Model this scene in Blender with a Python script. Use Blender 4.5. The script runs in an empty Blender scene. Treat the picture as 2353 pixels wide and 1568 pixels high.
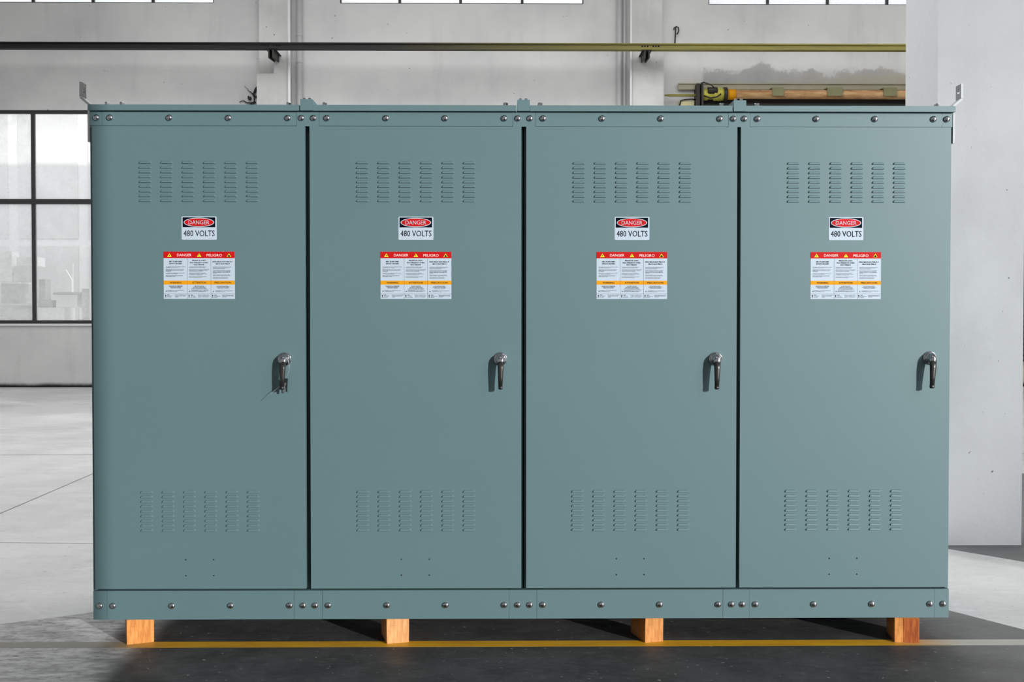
import bpy, bmesh, math, random
from mathutils import Vector, Matrix
random.seed(7)
S = bpy.context.scene
COL = S.collection

# ------------------------------------------------------------------ camera
CX, CZ, CD, YAW, PIT, F = 1.72865, 1.374, 4.43718, -.00979, .01779, 2400.0
_c, _s = math.cos(YAW), math.sin(YAW)
RT = Vector((_c, _s, 0)); _y = Vector((-_s, _c, 0)); _z = Vector((0, 0, 1))
FW = _y * math.cos(PIT) - _z * math.sin(PIT)
UP = _y * math.sin(PIT) + _z * math.cos(PIT)
CAM = Vector((CX, -CD, CZ))
cd = bpy.data.cameras.new('camera'); cam = bpy.data.objects.new('camera', cd); COL.objects.link(cam)
cd.sensor_width = 36.0; cd.lens = F / 2353 * 36.0; cd.clip_end = 300
m = Matrix((RT, UP, -FW)).transposed().to_4x4(); m.translation = CAM
cam.matrix_world = m
S.camera = cam

def at(px, py, Y):
    """real point on the depth plane Y that the photograph shows at a pixel (used to measure)"""
    r = RT * ((px - 1176.5) / F) - UP * ((py - 784) / F) + FW
    t = (Y - CAM.y) / r.y
    p = CAM + r * t
    return p.x, p.z

# ------------------------------------------------------------------ light
S.view_settings.view_transform = 'Standard'; S.view_settings.look = 'None'
S.view_settings.gamma = 1.0; S.view_settings.use_curve_mapping = False
S.view_settings.exposure = 0.0
W = bpy.data.worlds.new('world'); S.world = W; W.use_nodes = True
bg = W.node_tree.nodes['Background']; bg.inputs[0].default_value = (.93, .97, 1.0, 1); bg.inputs[1].default_value = 1.0

SUN = Vector((-1, 1.1, -.30)).normalized()
sd = bpy.data.lights.new('sun', 'SUN'); so = bpy.data.objects.new('sun', sd); COL.objects.link(so)
sd.energy = 4.6; sd.angle = math.radians(.55); sd.color = (1.0, .985, .95)
so.rotation_euler = SUN.to_track_quat('-Z', 'Y').to_euler()
so.location = (9, -7, 6)

def area(name, loc, direction, sx, sy, watts, color=(1, 1, 1)):
    d = bpy.data.lights.new(name, 'AREA'); o = bpy.data.objects.new(name, d); COL.objects.link(o)
    d.shape = 'RECTANGLE'; d.size = sx; d.size_y = sy; d.energy = watts; d.color = color
    o.location = loc; o.rotation_euler = Vector(direction).to_track_quat('-Z', 'Y').to_euler()
    return o
# area lights under the closed ceiling, added to brighten the hall from above
area('top_fill_rear', (5.5, 10.5, 9.9), (0, .02, -1), 24, 7, 1340)
area('top_fill_mid', (-1.5, 4.0, 9.9), (.0, .0, -1), 13, 4, 760)
area('top_fill_front', (4.5, -4.5, 9.6), (0, .0, -1), 12, 2.5, 60, (.96, .98, 1))
# daylight through the big side doorway
area('doorway_daylight', (12.5, -7.3, 3.0), (-.72, .7, -.05), 5, 4, 90, (.95, .98, 1))
# area light added above the yard to brighten the view outside
area('yard_sky_fill', (-10, 24, 18), (0, .05, -1), 26, 13, 2700)
# unseen lamp floating in the hall, added to brighten the white column
area('column_fill', (8.6, -3.3, 4.6), (-.60, .74, -.39), 3, 2.5, 46, (.96, .98, 1)).data.spread = math.radians(60)

# ------------------------------------------------------------------ materials
class NT:
    def __init__(s, name):
        s.m = bpy.data.materials.new(name); s.m.use_nodes = True
        s.n = s.m.node_tree.nodes; s.l = s.m.node_tree.links
        s.b = s.n['Principled BSDF']
    def node(s, t, **k):
        n = s.n.new(t)
        for a, v in k.items(): setattr(n, a, v)
        return n
    def sock(s, n, i, v):
        if v is None: return
        if isinstance(v, (int, float)): n.inputs[i].default_value = v
        elif isinstance(v, tuple):
            n.inputs[i].default_value = v if len(v) == len(n.inputs[i].default_value) else v + (1,)
        else: s.l.new(v, n.inputs[i])
    def math(s, op, a, b=None, c=None, clamp=False):
        n = s.node('ShaderNodeMath', operation=op, use_clamp=clamp)
        s.sock(n, 0, a); s.sock(n, 1, b); s.sock(n, 2, c)
        return n.outputs[0]
    def mix(s, f, a, b):
        n = s.node('ShaderNodeMix', data_type='RGBA')
        s.sock(n, 0, f); s.sock(n, 6, a); s.sock(n, 7, b)
        return n.outputs[2]
    def ramp(s, v, a, b, lo=0.0, hi=1.0, smooth=True):
        n = s.node('ShaderNodeMapRange', interpolation_type='SMOOTHSTEP' if smooth else 'LINEAR')
        s.sock(n, 0, v); s.sock(n, 1, a); s.sock(n, 2, b); s.sock(n, 3, lo); s.sock(n, 4, hi)
        return n.outputs[0]
    def noise(s, scale, detail=4, rough=.55, vec=None, stretch=None):
        n = s.node('ShaderNodeTexNoise'); n.inputs['Scale'].default_value = scale
        n.inputs['Detail'].default_value = detail; n.inputs['Roughness'].default_value = rough
        if vec is None: vec = s.node('ShaderNodeNewGeometry').outputs['Position']
        if stretch:
            mp = s.node('ShaderNodeMapping'); mp.inputs['Scale'].default_value = stretch
            s.l.new(vec, mp.inputs[0]); vec = mp.outputs[0]
        s.l.new(vec, n.inputs['Vector'])
        return n.outputs[0]
    def xyz(s):
        g = s.node('ShaderNodeNewGeometry'); x = s.node('ShaderNodeSeparateXYZ')
        s.l.new(g.outputs['Position'], x.inputs[0])
        return x.outputs
    def bump(s, h, strength, dist=.01):
        n = s.node('ShaderNodeBump'); n.inputs['Strength'].default_value = strength; n.inputs['Distance'].default_value = dist
        s.l.new(h, n.inputs['Height']); s.l.new(n.outputs[0], s.b.inputs['Normal'])
    def out(s, color=None, rough=.5, metal=0.0, spec=.5):
        s.sock(s.b, 'Base Color', color); s.sock(s.b, 'Roughness', rough)
        s.sock(s.b, 'Metallic', metal); s.sock(s.b, 'Specular IOR Level', spec)
        return s.m

def plain(name, c, rough=.5, metal=0.0, spec=.5, var=.06, scale=30, bump=0):
    t = NT(name); n = t.noise(scale)
    lo = tuple(x * (1 - var) for x in c); hi = tuple(min(1, x * (1 + var)) for x in c)
    if bump: t.bump(n, bump, .002)
    return t.out(t.mix(n, lo, hi), rough, metal, spec)

def m_teal():
    t = NT('teal_enamel')
    n = t.noise(420, 2, .6); n2 = t.noise(1.6, 3)
    c = t.mix(n2, (.081, .146, .162), (.099, .171, .187))
    c2 = t.mix(t.ramp(n, .3, .7, 0, 1), (.072, .129, .143), (.109, .183, .198))
    t.bump(n, .12, .0012)
    return t.out(t.mix(.45, c, c2), .50, 0, .50)
M = {}
M['teal'] = m_teal()
M['steel'] = plain('bright_zinc', (.52, .53, .56), .14, 1.0)
M['chrome'] = plain('chrome', (.52, .52, .55), .10, 1.0)
M['gun'] = plain('dark_gunmetal', (.030, .029, .028), .34, .4)
M['black'] = plain('black_plastic', (.012, .012, .013), .4)
M['dark'] = plain('black_recess', (.006, .006, .007), .8)
M['label'] = plain('label_white', (.42, .50, .58), .5, var=.015, spec=.2)
M['ink'] = plain('label_ink', (.003, .004, .010), .7, spec=.05)
M['grayink'] = plain('label_fine_print', (.060, .070, .095), .6, spec=.15)
M['red'] = plain('label_red', (.46, .004, .005), .6, spec=.15)
M['orange'] = plain('label_orange', (.66, .28, .006), .6, spec=.15)
M['yellow'] = plain('label_yellow', (.72, .62, .03), .6, spec=.15)
M['pinkwhite'] = plain('label_reverse_text', (.90, .72, .70), .5)
M['zinc'] = plain('galvanised_bracket', (.42, .44, .46), .22, .95)
M['frame'] = plain('window_steel_paint', (.040, .040, .042), .6)
M['whitepaint'] = plain('white_pipe_paint', (.80, .80, .80), .5)
M['palegrey'] = plain('pale_grey_paint', (.50, .50, .50), .6)
M['rope'] = plain('grey_wire', (.55, .57, .58), .35, .6)

def m_wood(name, a, b):
    t = NT(name)
    tc = t.node('ShaderNodeTexCoord').outputs['Object']
    n = t.noise(14, 5, .6, tc, (6, .5, 1.0)); g = t.noise(55, 3, .6, tc, (1, .25, 3))
    c = t.mix(t.ramp(n, .32, .68), a, b)
    c = t.mix(t.ramp(g, .60, .75, 0, .5), c, tuple(x * .35 for x in a))
    t.bump(g, .3, .002)
    return t.out(c, .75, 0, .2)
M['wood1'] = m_wood('orange_softwood', (.46, .17, .042), (.66, .29, .085))
M['wood2'] = m_wood('tan_softwood', (.50, .24, .095), (.72, .37, .16))
M['wood3'] = m_wood('knotty_softwood', (.40, .165, .048), (.60, .27, .09))
M['wood4'] = m_wood('redbrown_softwood', (.24, .055, .014), (.42, .12, .03))

def m_wall(name, base, streak=.10, ss=13):
    t = NT(name)
    x = t.xyz()
    n = t.noise(.55, 5, .6); n2 = t.noise(3.2, 4, .6, None, (1, 1, .18)); n3 = t.noise(26, 3)
    sp = t.noise(ss, 3, .4)
    d = tuple(v * .80 for v in base)
    c = t.mix(t.ramp(n, .38, .68), base, d)
    c = t.mix(t.ramp(n2, .50, .78, 0, streak * 3), c, tuple(v * .6 for v in base))
    c = t.mix(t.ramp(sp, .745, .78, 0, .75), c, (.05, .05, .05))
    t.bump(n3, .15, .01)
    return t.out(c, .85, 0, .2)
M['wall'] = m_wall('aged_white_plaster', (.72, .717, .71))
M['wallclean'] = m_wall('pale_pillar_plaster', (.74, .75, .76), .04, 34)

def m_backwall():
    t = NT('back_wall_plaster')
    X, Y, Z = t.xyz()
    n = t.noise(.45, 5, .6); n2 = t.noise(2.4, 4, .6, None, (1, 1, .15)); sp = t.noise(11, 3, .4); n4 = t.noise(1.3, 6, .65)
    base = (.72, .717, .71)
    c = t.mix(t.ramp(n, .35, .70), base, (.60, .60, .60))
    c = t.mix(t.ramp(n2, .52, .80, 0, .25), c, (.36, .36, .36))
    c = t.mix(t.ramp(sp, .755, .785, 0, .65), c, (.05, .05, .05))
    # bare, water-stained render above the roller shutter, with an uneven upper edge
    edge = t.math('ADD', 6.78, t.math('MULTIPLY', t.math('SUBTRACT', n4, .5), 1.1))
    inx = t.math('MULTIPLY', t.ramp(X, 5.95, 6.05), t.ramp(Z, edge, t.math('SUBTRACT', edge, .10)))
    patch = t.mix(t.ramp(n4, .4, .65), (.44, .44, .44), (.36, .36, .36))
    patch = t.mix(t.math('MULTIPLY', t.ramp(Z, 6.85, 6.45), t.ramp(X, 7.0, 10.5, 0, .8)), patch, (.56, .50, .34))
    c = t.mix(t.math('MULTIPLY', inx, .8), c, patch)
    # uneven black band along the foot of the wall
    c = t.mix(t.ramp(t.math('ADD', Z, t.math('MULTIPLY', n4, .10)), .17, .07), c, (.02, .02, .02))
    return t.out(c, .85, 0, .2)
M['backwall'] = m_backwall()

def m_floor():
    t = NT('hall_concrete')
    X, Y, Z = t.xyz()
    n1 = t.noise(.8, 6, .62); n2 = t.noise(4, 8, .70, None, (.6, 1.3, 1)); n3 = t.noise(60, 3, .6)
    fine = t.noise(28, 6, .75, None, (.7, 1.2, 1)); fl_ = t.noise(34, 3, .5, None, (.5, 1.4, 1))
    nb = t.noise(3.5, 5, .7); sp = t.noise(38, 2, .5); scr = t.noise(9, 5, .75, None, (.6, 2.2, 1))
    br = t.mix(t.ramp(n1, .32, .68), (.56, .56, .56), (.45, .45, .45))
    br = t.mix(t.ramp(n2, .50, .78, 0, .55), br, (.36, .36, .36))
    br = t.mix(t.ramp(n2, .42, .25, 0, .6), br, (.68, .68, .68))
    br = t.mix(t.ramp(fine, .50, .72, 0, .55), br, (.32, .32, .32))
    br = t.mix(t.ramp(fl_, .70, .73, 0, .75), br, (.07, .07, .07))
    # joints sawn in the slab
    def line(v, pos, w): return t.math('LESS_THAN', t.math('ABSOLUTE', t.math('SUBTRACT', v, pos)), w)
    j = line(Y, t.math('ADD', 2.05, t.math('MULTIPLY', t.math('ADD', X, .8), -.06)), .006)
    j = t.math('MULTIPLY', j, t.math('LESS_THAN', X, 2.0))
    j = t.math('MAXIMUM', j, line(Y, 6.42, .014))
    j = t.math('MAXIMUM', j, t.math('MULTIPLY', line(X, t.math('SUBTRACT', -1.71, t.math('MULTIPLY', Y, .054)), .0075), t.math('LESS_THAN', Y, 14)))
    j = t.math('MAXIMUM', j, line(t.math('ADD', t.math('ADD', X, t.math('MULTIPLY', Y, .18)), t.math('MULTIPLY', nb, .04)), 5.02, .005))
    br = t.mix(t.math('MULTIPLY', j, .85), br, (.06, .06, .06))
    # darker floor zone in front, paler towards its ragged left edge
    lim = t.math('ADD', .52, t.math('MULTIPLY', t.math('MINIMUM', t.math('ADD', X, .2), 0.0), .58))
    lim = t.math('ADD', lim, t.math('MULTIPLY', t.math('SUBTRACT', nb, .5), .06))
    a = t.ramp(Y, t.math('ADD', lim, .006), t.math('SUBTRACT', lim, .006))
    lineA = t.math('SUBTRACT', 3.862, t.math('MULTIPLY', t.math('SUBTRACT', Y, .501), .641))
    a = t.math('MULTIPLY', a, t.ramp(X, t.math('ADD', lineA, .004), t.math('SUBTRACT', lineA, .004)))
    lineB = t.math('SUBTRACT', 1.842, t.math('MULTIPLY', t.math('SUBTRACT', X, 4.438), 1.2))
    b = t.math('MULTIPLY', t.ramp(Y, t.math('SUBTRACT', lineB, .006), t.math('ADD', lineB, .006)), t.math('GREATER_THAN', X, 3.9))  # shade beyond the sunbeam edge near the column, painted into the floor colour
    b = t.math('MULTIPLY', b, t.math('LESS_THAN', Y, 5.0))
    dark_zone = t.math('MAXIMUM', a, b)
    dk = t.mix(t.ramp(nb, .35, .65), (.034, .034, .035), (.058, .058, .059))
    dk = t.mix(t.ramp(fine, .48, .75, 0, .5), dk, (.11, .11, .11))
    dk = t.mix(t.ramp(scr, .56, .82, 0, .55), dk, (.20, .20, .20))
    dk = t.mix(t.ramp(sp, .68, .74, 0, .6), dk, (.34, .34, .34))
    pale_left = t.mix(t.ramp(scr, .36, .66), (.46, .46, .46), (.22, .22, .22))
    pale_left = t.mix(t.ramp(fine, .45, .68, 0, .65), pale_left, (.12, .12, .12))
    pale_left = t.mix(t.ramp(fl_, .67, .70, 0, .8), pale_left, (.04, .04, .04))
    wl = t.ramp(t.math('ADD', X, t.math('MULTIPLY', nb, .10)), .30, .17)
    dk = t.mix(wl, dk, pale_left)
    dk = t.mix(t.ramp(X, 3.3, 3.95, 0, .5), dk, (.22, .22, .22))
    c = t.mix(dark_zone, br, dk)
    r = t.math('ADD', t.math('MULTIPLY', dark_zone, .14), t.ramp(n2, .3, .7, .34, .60))
    t.bump(n3, .10, .004)
    return t.out(c, r, 0, .30)
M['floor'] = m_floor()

def m_line():
    t = NT('worn_yellow_line')
    X, Y, Z = t.xyz(); n = t.noise(9, 5, .7, None, (.6, 2, 1)); n2 = t.noise(60, 2)
    c = t.mix(t.ramp(n, .35, .7), (.62, .34, .012), (.50, .25, .010))
    c = t.mix(t.ramp(X, .34, -.02), c, (.16, .155, .13))
    c = t.mix(t.ramp(X, 3.35, 3.75), c, (.38, .375, .35))
    c = t.mix(t.ramp(n2, .66, .74, 0, .5), c, (.75, .55, .15))
    return t.out(c, .45, 0, .4)
M['line'] = m_line()

def m_rail():
    t = NT('rail_paint')
    X, Y, Z = t.xyz(); n = t.noise(2.5, 5, .7, None, (.3, 1, 4))
    k = t.ramp(X, -1.5, 8.5, smooth=False)
    k = t.ramp(X, -1.5, 7.5)
    c = t.mix(k, (.016, .016, .017), (.32, .285, .075))
    c = t.mix(t.math('MULTIPLY', k, t.ramp(n, .35, .7, 0, .5)), c, (.12, .11, .05))
    return t.out(c, .6, 0, .3)
M['rail'] = m_rail()
def m_tube():
    t = NT('rusty_tan_tube')
    n = t.noise(1.2, 6, .7, None, (1.5, 1, 8)); n2 = t.noise(3, 6, .7)
    c = t.mix(t.ramp(n, .35, .7), (.60, .38, .18), (.34, .15, .05))
    c = t.mix(t.ramp(n2, .60, .72, 0, .8), c, (.20, .05, .015))
    return t.out(c, .7)
M['tube'] = m_tube()
M['lintel'] = plain('stained_lintel', (.44, .41, .30), .8, var=.25, scale=1.5)
M['motor'] = plain('motor_yellow', (.50, .46, .07), .5, var=.5, scale=6)
M['oil'] = plain('oily_black', (.014, .012, .008), .5, var=.5)
M['clamp'] = plain('olive_clamp', (.20, .19, .09), .6, var=.3, scale=8)
M['cream'] = plain('cream_cabinet', (.62, .57, .32), .6)
M['curtain'] = plain('dark_slat_steel', (.055, .057, .055), .5, .2, var=.2)
M['outwhite'] = plain('sun_bleached_white', (.92, .92, .92), .8, var=.05, scale=2)
M['outgrey'] = plain('pale_cardboard', (.66, .66, .65), .8, var=.08, scale=2)
M['outgrey2'] = plain('grey_cardboard', (.50, .50, .49), .8, var=.08, scale=2)
M['outwall'] = plain('pale_facade', (.62, .62, .62), .8, var=.05, scale=.5)
M['outdark'] = plain('facade_shutter', (.48, .48, .48), .8, var=.05, scale=.5)
M['yard'] = plain('yard_concrete', (.55, .55, .54), .9, var=.1, scale=1)
M['ceiling'] = plain('ceiling_paint', (.42, .42, .42), .9, var=.05, scale=1)
def m_pane():
    t = NT('hazy_glass')
    n = t.noise(1.6, 5, .7)
    tr = t.node('ShaderNodeBsdfTransparent'); df = t.node('ShaderNodeBsdfTranslucent'); gl = t.node('ShaderNodeBsdfGlossy')
    df.inputs[0].default_value = (.95, .95, .95, 1); gl.inputs['Roughness'].default_value = .1
    tr.inputs[0].default_value = (1, 1, 1, 1)
    mx = t.node('ShaderNodeMixShader'); m2 = t.node('ShaderNodeMixShader')
    t.sock(mx, 0, t.ramp(n, .3, .75, .14, .30)); t.l.new(tr.outputs[0], mx.inputs[1]); t.l.new(df.outputs[0], mx.inputs[2])  # white translucency mixed in to give the panes a bright haze
    m2.inputs[0].default_value = .04; t.l.new(mx.outputs[0], m2.inputs[1]); t.l.new(gl.outputs[0], m2.inputs[2])
    t.l.new(m2.outputs[0], t.n['Material Output'].inputs[0])
    return t.m
M['pane'] = m_pane()

# ------------------------------------------------------------------ mesh helpers
def box(bm, x0, x1, y0, y1, z0, z1, mi=0):
    v = [bm.verts.new(p) for p in ((x0,y0,z0),(x1,y0,z0),(x1,y1,z0),(x0,y1,z0),(x0,y0,z1),(x1,y0,z1),(x1,y1,z1),(x0,y1,z1))]
    for f in ((0,1,5,4),(1,2,6,5),(2,3,7,6),(3,0,4,7),(4,5,6,7),(3,2,1,0)):
        fc = bm.faces.new([v[i] for i in f]); fc.material_index = mi
    return v
def prism(bm, pts, axis, a0, a1, mi=0):
    """closed outline (2-D) extruded along an axis; outline in the two other axes in order"""
    def P(u, w, a):
        return {'x': (a, u, w), 'y': (u, a, w), 'z': (u, w, a)}[axis]
    A = [bm.verts.new(P(u, w, a0)) for u, w in pts]; B = [bm.verts.new(P(u, w, a1)) for u, w in pts]
    fs = [bm.faces.new(A), bm.faces.new(B[::-1])]
    n = len(pts)
    for i in range(n): fs.append(bm.faces.new((A[i], B[i], B[(i+1) % n], A[(i+1) % n])))
    for f in fs: f.material_index = mi
    bmesh.ops.recalc_face_normals(bm, faces=fs)
def lathe(bm, prof, center, axis, seg=20, mi=0, smooth=True):
    """profile (radius, height along axis)"""
    ax = Vector(axis).normalized(); u = ax.orthogonal().normalized(); w = ax.cross(u); c = Vector(center)
    rings = []
    for r, h in prof:
        if r < 1e-7: rings.append([bm.verts.new(c + ax*h)])
        else: rings.append([bm.verts.new(c + ax*h + u*r*math.cos(2*math.pi*i/seg) + w*r*math.sin(2*math.pi*i/seg)) for i in range(seg)])
    fs = []
    for A, B in zip(rings, rings[1:]):
        for i in range(seg):
            j = (i+1) % seg
            if len(A) == 1 and len(B) == 1: continue
            if len(A) == 1: fs.append(bm.faces.new((A[0], B[j], B[i])))
            elif len(B) == 1: fs.append(bm.faces.new((A[i], A[j], B[0])))
            else: fs.append(bm.faces.new((A[i], A[j], B[j], B[i])))
    if len(rings[0]) > 1: fs.append(bm.faces.new(rings[0]))
    if len(rings[-1]) > 1: fs.append(bm.faces.new(rings[-1]))
    for f in fs: f.smooth = smooth; f.material_index = mi
    bmesh.ops.recalc_face_normals(bm, faces=fs)
def tube(bm, pts, r, seg=8, mi=0):
    pts = [Vector(p) for p in pts]; rings = []
    for i, p in enumerate(pts):
        t = (pts[min(i+1, len(pts)-1)] - pts[max(i-1, 0)]).normalized()
        u = t.cross(Vector((.13, .97, .2))).normalized(); w = t.cross(u)
        rr = r[i] if isinstance(r, (list, tuple)) else r
        rings.append([bm.verts.new(p + u*rr*math.cos(2*math.pi*k/seg) + w*rr*math.sin(2*math.pi*k/seg)) for k in range(seg)])
    fs = []
    for A, B in zip(rings, rings[1:]):
        for k in range(seg): fs.append(bm.faces.new((A[k], A[(k+1) % seg], B[(k+1) % seg], B[k])))
    fs.append(bm.faces.new(rings[0])); fs.append(bm.faces.new(rings[-1]))
    for f in fs: f.smooth = True; f.material_index = mi
    bmesh.ops.recalc_face_normals(bm, faces=fs)
def mesh(name, bm, mats, bevel=0):
    if bevel:
        es = [e for e in bm.edges if len(e.link_faces) == 2 and e.calc_face_angle(0) > .9]
        bmesh.ops.bevel(bm, geom=es, offset=bevel, segments=2, affect='EDGES', profile=.6)
    me = bpy.data.meshes.new(name); bm.to_mesh(me); bm.free()
    for mt in (mats if isinstance(mats, (list, tuple)) else [mats]): me.materials.append(mt)
    return me
def obj(name, me, parent=None, loc=(0, 0, 0), rot=(0, 0, 0)):
    o = bpy.data.objects.new(name, me); COL.objects.link(o); o.location = loc; o.rotation_euler = rot
    if parent: o.parent = parent
    return o
def thing(name, label, cat, loc=(0, 0, 0), group=None, rz=0):
    o = obj(name, None, None, loc, (0, 0, rz)); tag(o, label, cat, group); o.empty_display_size = .1
    return o
def tag(o, label, cat, group=None, kind=None):
    o['label'] = label; o['category'] = cat
    if group: o['group'] = group
    if kind: o['kind'] = kind
    return o
def struct(name, bm, mat, bevel=0):
    o = obj(name, mesh(name, bm, mat, bevel)); o['kind'] = 'structure'; return o
def bmb(*boxes):
    bm = bmesh.new()
    for b in boxes: box(bm, *b)
    return bm

_fc = {}
def glyphs(s):
    if s not in _fc:
        c = bpy.data.curves.new('t', 'FONT'); c.body = s; c.size = 1; c.resolution_u = 2
        o = bpy.data.objects.new('t', c); COL.objects.link(o)
        dg = bpy.context.evaluated_depsgraph_get(); me = bpy.data.meshes.new_from_object(o.evaluated_get(dg))
        vs = [(v.co.x, v.co.y) for v in me.vertices]; fs = [tuple(p.vertices) for p in me.polygons]
        bpy.data.objects.remove(o); bpy.data.curves.remove(c); bpy.data.meshes.remove(me)
        _fc[s] = (vs, fs)
    return _fc[s]
def text(bm, s, x0, x1, z0, z1, y, mi, bold=0):
    """text fitted to a rectangle, facing -y"""
    vs, fs = glyphs(s)
    ax = min(v[0] for v in vs); bx = max(v[0] for v in vs); az = min(v[1] for v in vs); bz = max(v[1] for v in vs)
    for k in range(2 if bold else 1):
        dx = bold * k
        V = [bm.verts.new((x0 + dx + (v[0]-ax)/(bx-ax)*(x1-x0-bold), y - k*.00005, z0 + (v[1]-az)/(bz-az)*(z1-z0))) for v in vs]
        for f in fs:
            try: fc = bm.faces.new([V[i] for i in f]); fc.material_index = mi
            except ValueError: pass
def poly(bm, pts, y, mi):
    fc = bm.faces.new([bm.verts.new((x, y, z)) for x, z in pts]); fc.material_index = mi
    fc.normal_update()
    if fc.normal.y > 0: fc.normal_flip()
def rect(bm, x0, x1, z0, z1, y, mi): poly(bm, [(x0, z0), (x1, z0), (x1, z1), (x0, z1)], y, mi)

# ------------------------------------------------------------------ setting
WY = 17.8                                   # inner face of the back wall
XL, XR, YF, H = -12.5, 17.0, -7.6, 10.0
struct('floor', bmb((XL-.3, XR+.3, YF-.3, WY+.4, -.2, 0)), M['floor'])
fl = bpy.data.objects['floor']
pl = obj('painted_line', mesh('painted_line', bmb((-4, 8, -.036, .044, .0, .0003)), M['line']), fl)
pl['label'] = 'yellow painted line on the floor, faded to grey at both ends'
struct('ceiling', bmb((XL-.3, XR+.3, YF-.3, WY+.4, H, H+.2)), M['ceiling'])

# back wall with window openings
def wall_with_holes(bm, x0, x1, z0, z1, y0, y1, holes):
    xs = sorted({x0, x1, *[h[0] for h in holes], *[h[1] for h in holes]})
    for a, b in zip(xs, xs[1:]):
        mid = (a+b)/2; zs = z0
        for h in sorted([h for h in holes if h[0] < mid < h[1]], key=lambda h: h[2]):
            if h[2] > zs: box(bm, a, b, y0, y1, zs, h[2])
            zs = h[3]
        if zs < z1: box(bm, a, b, y0, y1, zs, z1)
gx0, gz0 = at(0, 743, WY); gx1, gz1 = at(209, 255, WY)
LW = (-10.75, at(216, 500, WY)[0], at(100, 744, WY)[1], at(100, 253, WY)[1])
tz = at(800, 8, WY)[1]
TW = [(at(-150, 5, WY)[0], at(491, 5, WY)[0]), (at(781, 5, WY)[0], at(1341, 5, WY)[0]), (at(1628, 5, WY)[0], at(2190, 5, WY)[0])]
TT = 9.6
bm = bmesh.new()
wall_with_holes(bm, XL, XR, 0, H, WY, WY+.32, [LW] + [(a, b, tz, TT) for a, b in TW])
struct('wall_back', bm, M['backwall'])
struct('wall_left', bmb((XL-.3, XL, YF, WY+.3, 0, H)), M['wall'])
struct('wall_right', bmb((XR, XR+.3, YF, WY+.3, 0, H)), M['wall'])
# front wall (behind the camera): unseen doorway and high slits, shaped to gate the sun
bm = bmesh.new()
holes = [(6.93, 13.02, 0.0, 4.64)]
wall_with_holes(bm, XL, XR, 0, H, YF-.25, YF, holes + [(9.6, 13.02, 4.80, 5.20), (9.6, 13.02, 5.66, 5.96)])
struct('wall_front', bm, M['wall'])

def window(n, x0, x1, z0, z1, vs, hs, fw, y0=WY+.03, fd=.07, mat='frame'):
    """steel window: outer frame and glazing bars, one pane per light"""
    w = obj('window_%d' % n, None, None, ((x0+x1)/2, y0, z0)); w['kind'] = 'structure'
    ox, oz = (x0+x1)/2, z0
    bm = bmesh.new()
    box(bm, x0-ox, x1-ox, 0, fd, 0, fw); box(bm, x0-ox, x1-ox, 0, fd, z1-z0-fw, z1-z0)
    box(bm, x0-ox, x0-ox+fw, 0, fd, fw, z1-z0-fw); box(bm, x1-ox-fw, x1-ox, 0, fd, fw, z1-z0-fw)
    for v, t in vs: box(bm, v-ox-t/2, v-ox+t/2, .002, fd-.002, fw, z1-z0-fw)
    for h, t in hs: box(bm, x0-ox+fw, x1-ox-fw, -.012, fd-.004, h-z0-t/2, h-z0+t/2)
    obj('window_frame', mesh('window_frame', bm, M[mat]), w)
    X = [x0+fw] + [v for v, t in vs] + [x1-fw]; Z = [z0+fw] + [h for h, t in hs] + [z1-fw]
    for a, b in zip(X, X[1:]):
        for c, d in zip(Z, Z[1:]):
            obj('pane', mesh('pane', bmb((a-ox, b-ox, .03, .036, c-z0, d-z0)), M['pane']), w)
    return w
mx = at(75, 500, WY)[0]; mz = at(100, 463, WY)[1]
window(1, LW[0], LW[1], LW[2], LW[3], [(mx, .075), (mx-1.3, .075)], [(mz, .105)], .07)
for k, ((a, b), ms) in enumerate(zip(TW, ([74, 212, 350, -64], [918, 1058, 1200], [1765, 1903, 2040]))):
    window(k+2, a, b, tz, TT, [(at(p, 5, WY)[0], .055) for p in sorted(ms)], [(tz+.95, .05)], .022)
o = struct('trim_1', bmb((LW[0], LW[1], WY-.05, WY+.04, LW[2]-.045, LW[2])), M['whitepaint'])
# outside of window 1: yard ground
struct('yard_ground', bmb((-22, 6, WY+.4, 40, -.25, -.05)), M['yard'])

# pilasters on the back wall, each with stepped faces
PY = WY - .45
def pilaster(n, pl_, pr_, notch):
    x0 = at(pl_, 200, PY)[0]; x1 = at(pr_, 200, PY)[0]
    bm = bmesh.new()
    box(bm, x0, x1, PY+.22, WY, 0, H)
    zt = at(620, 116, PY)[1]
    if notch:
        xm = at(629, 150, PY)[0]; zn = at(620, 169, PY)[1]
        box(bm, x0, x1, PY, PY+.22, 0, zn); box(bm, xm, x1, PY, PY+.22, zn, zt)
    else: box(bm, x0, x1, PY, PY+.22, 0, zt)
    o = struct('trim_%d' % n, bm, M['wall'], .008); return o
pilaster(2, 590, 661, True)
pilaster(3, 1453, 1525, False)
# right-hand free-standing column
px0, px1 = 3.715 + .0, 0
p0 = at(2151, 700, 1.95)[0]; p1 = at(2350, 900, 1.95)[0]
pb = at(2078, 700, 2.44)[0]
o = struct('trim_4', bmb((p0, p1, 1.95, 2.46, 0, H)), M['wallclean'], .006)

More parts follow.
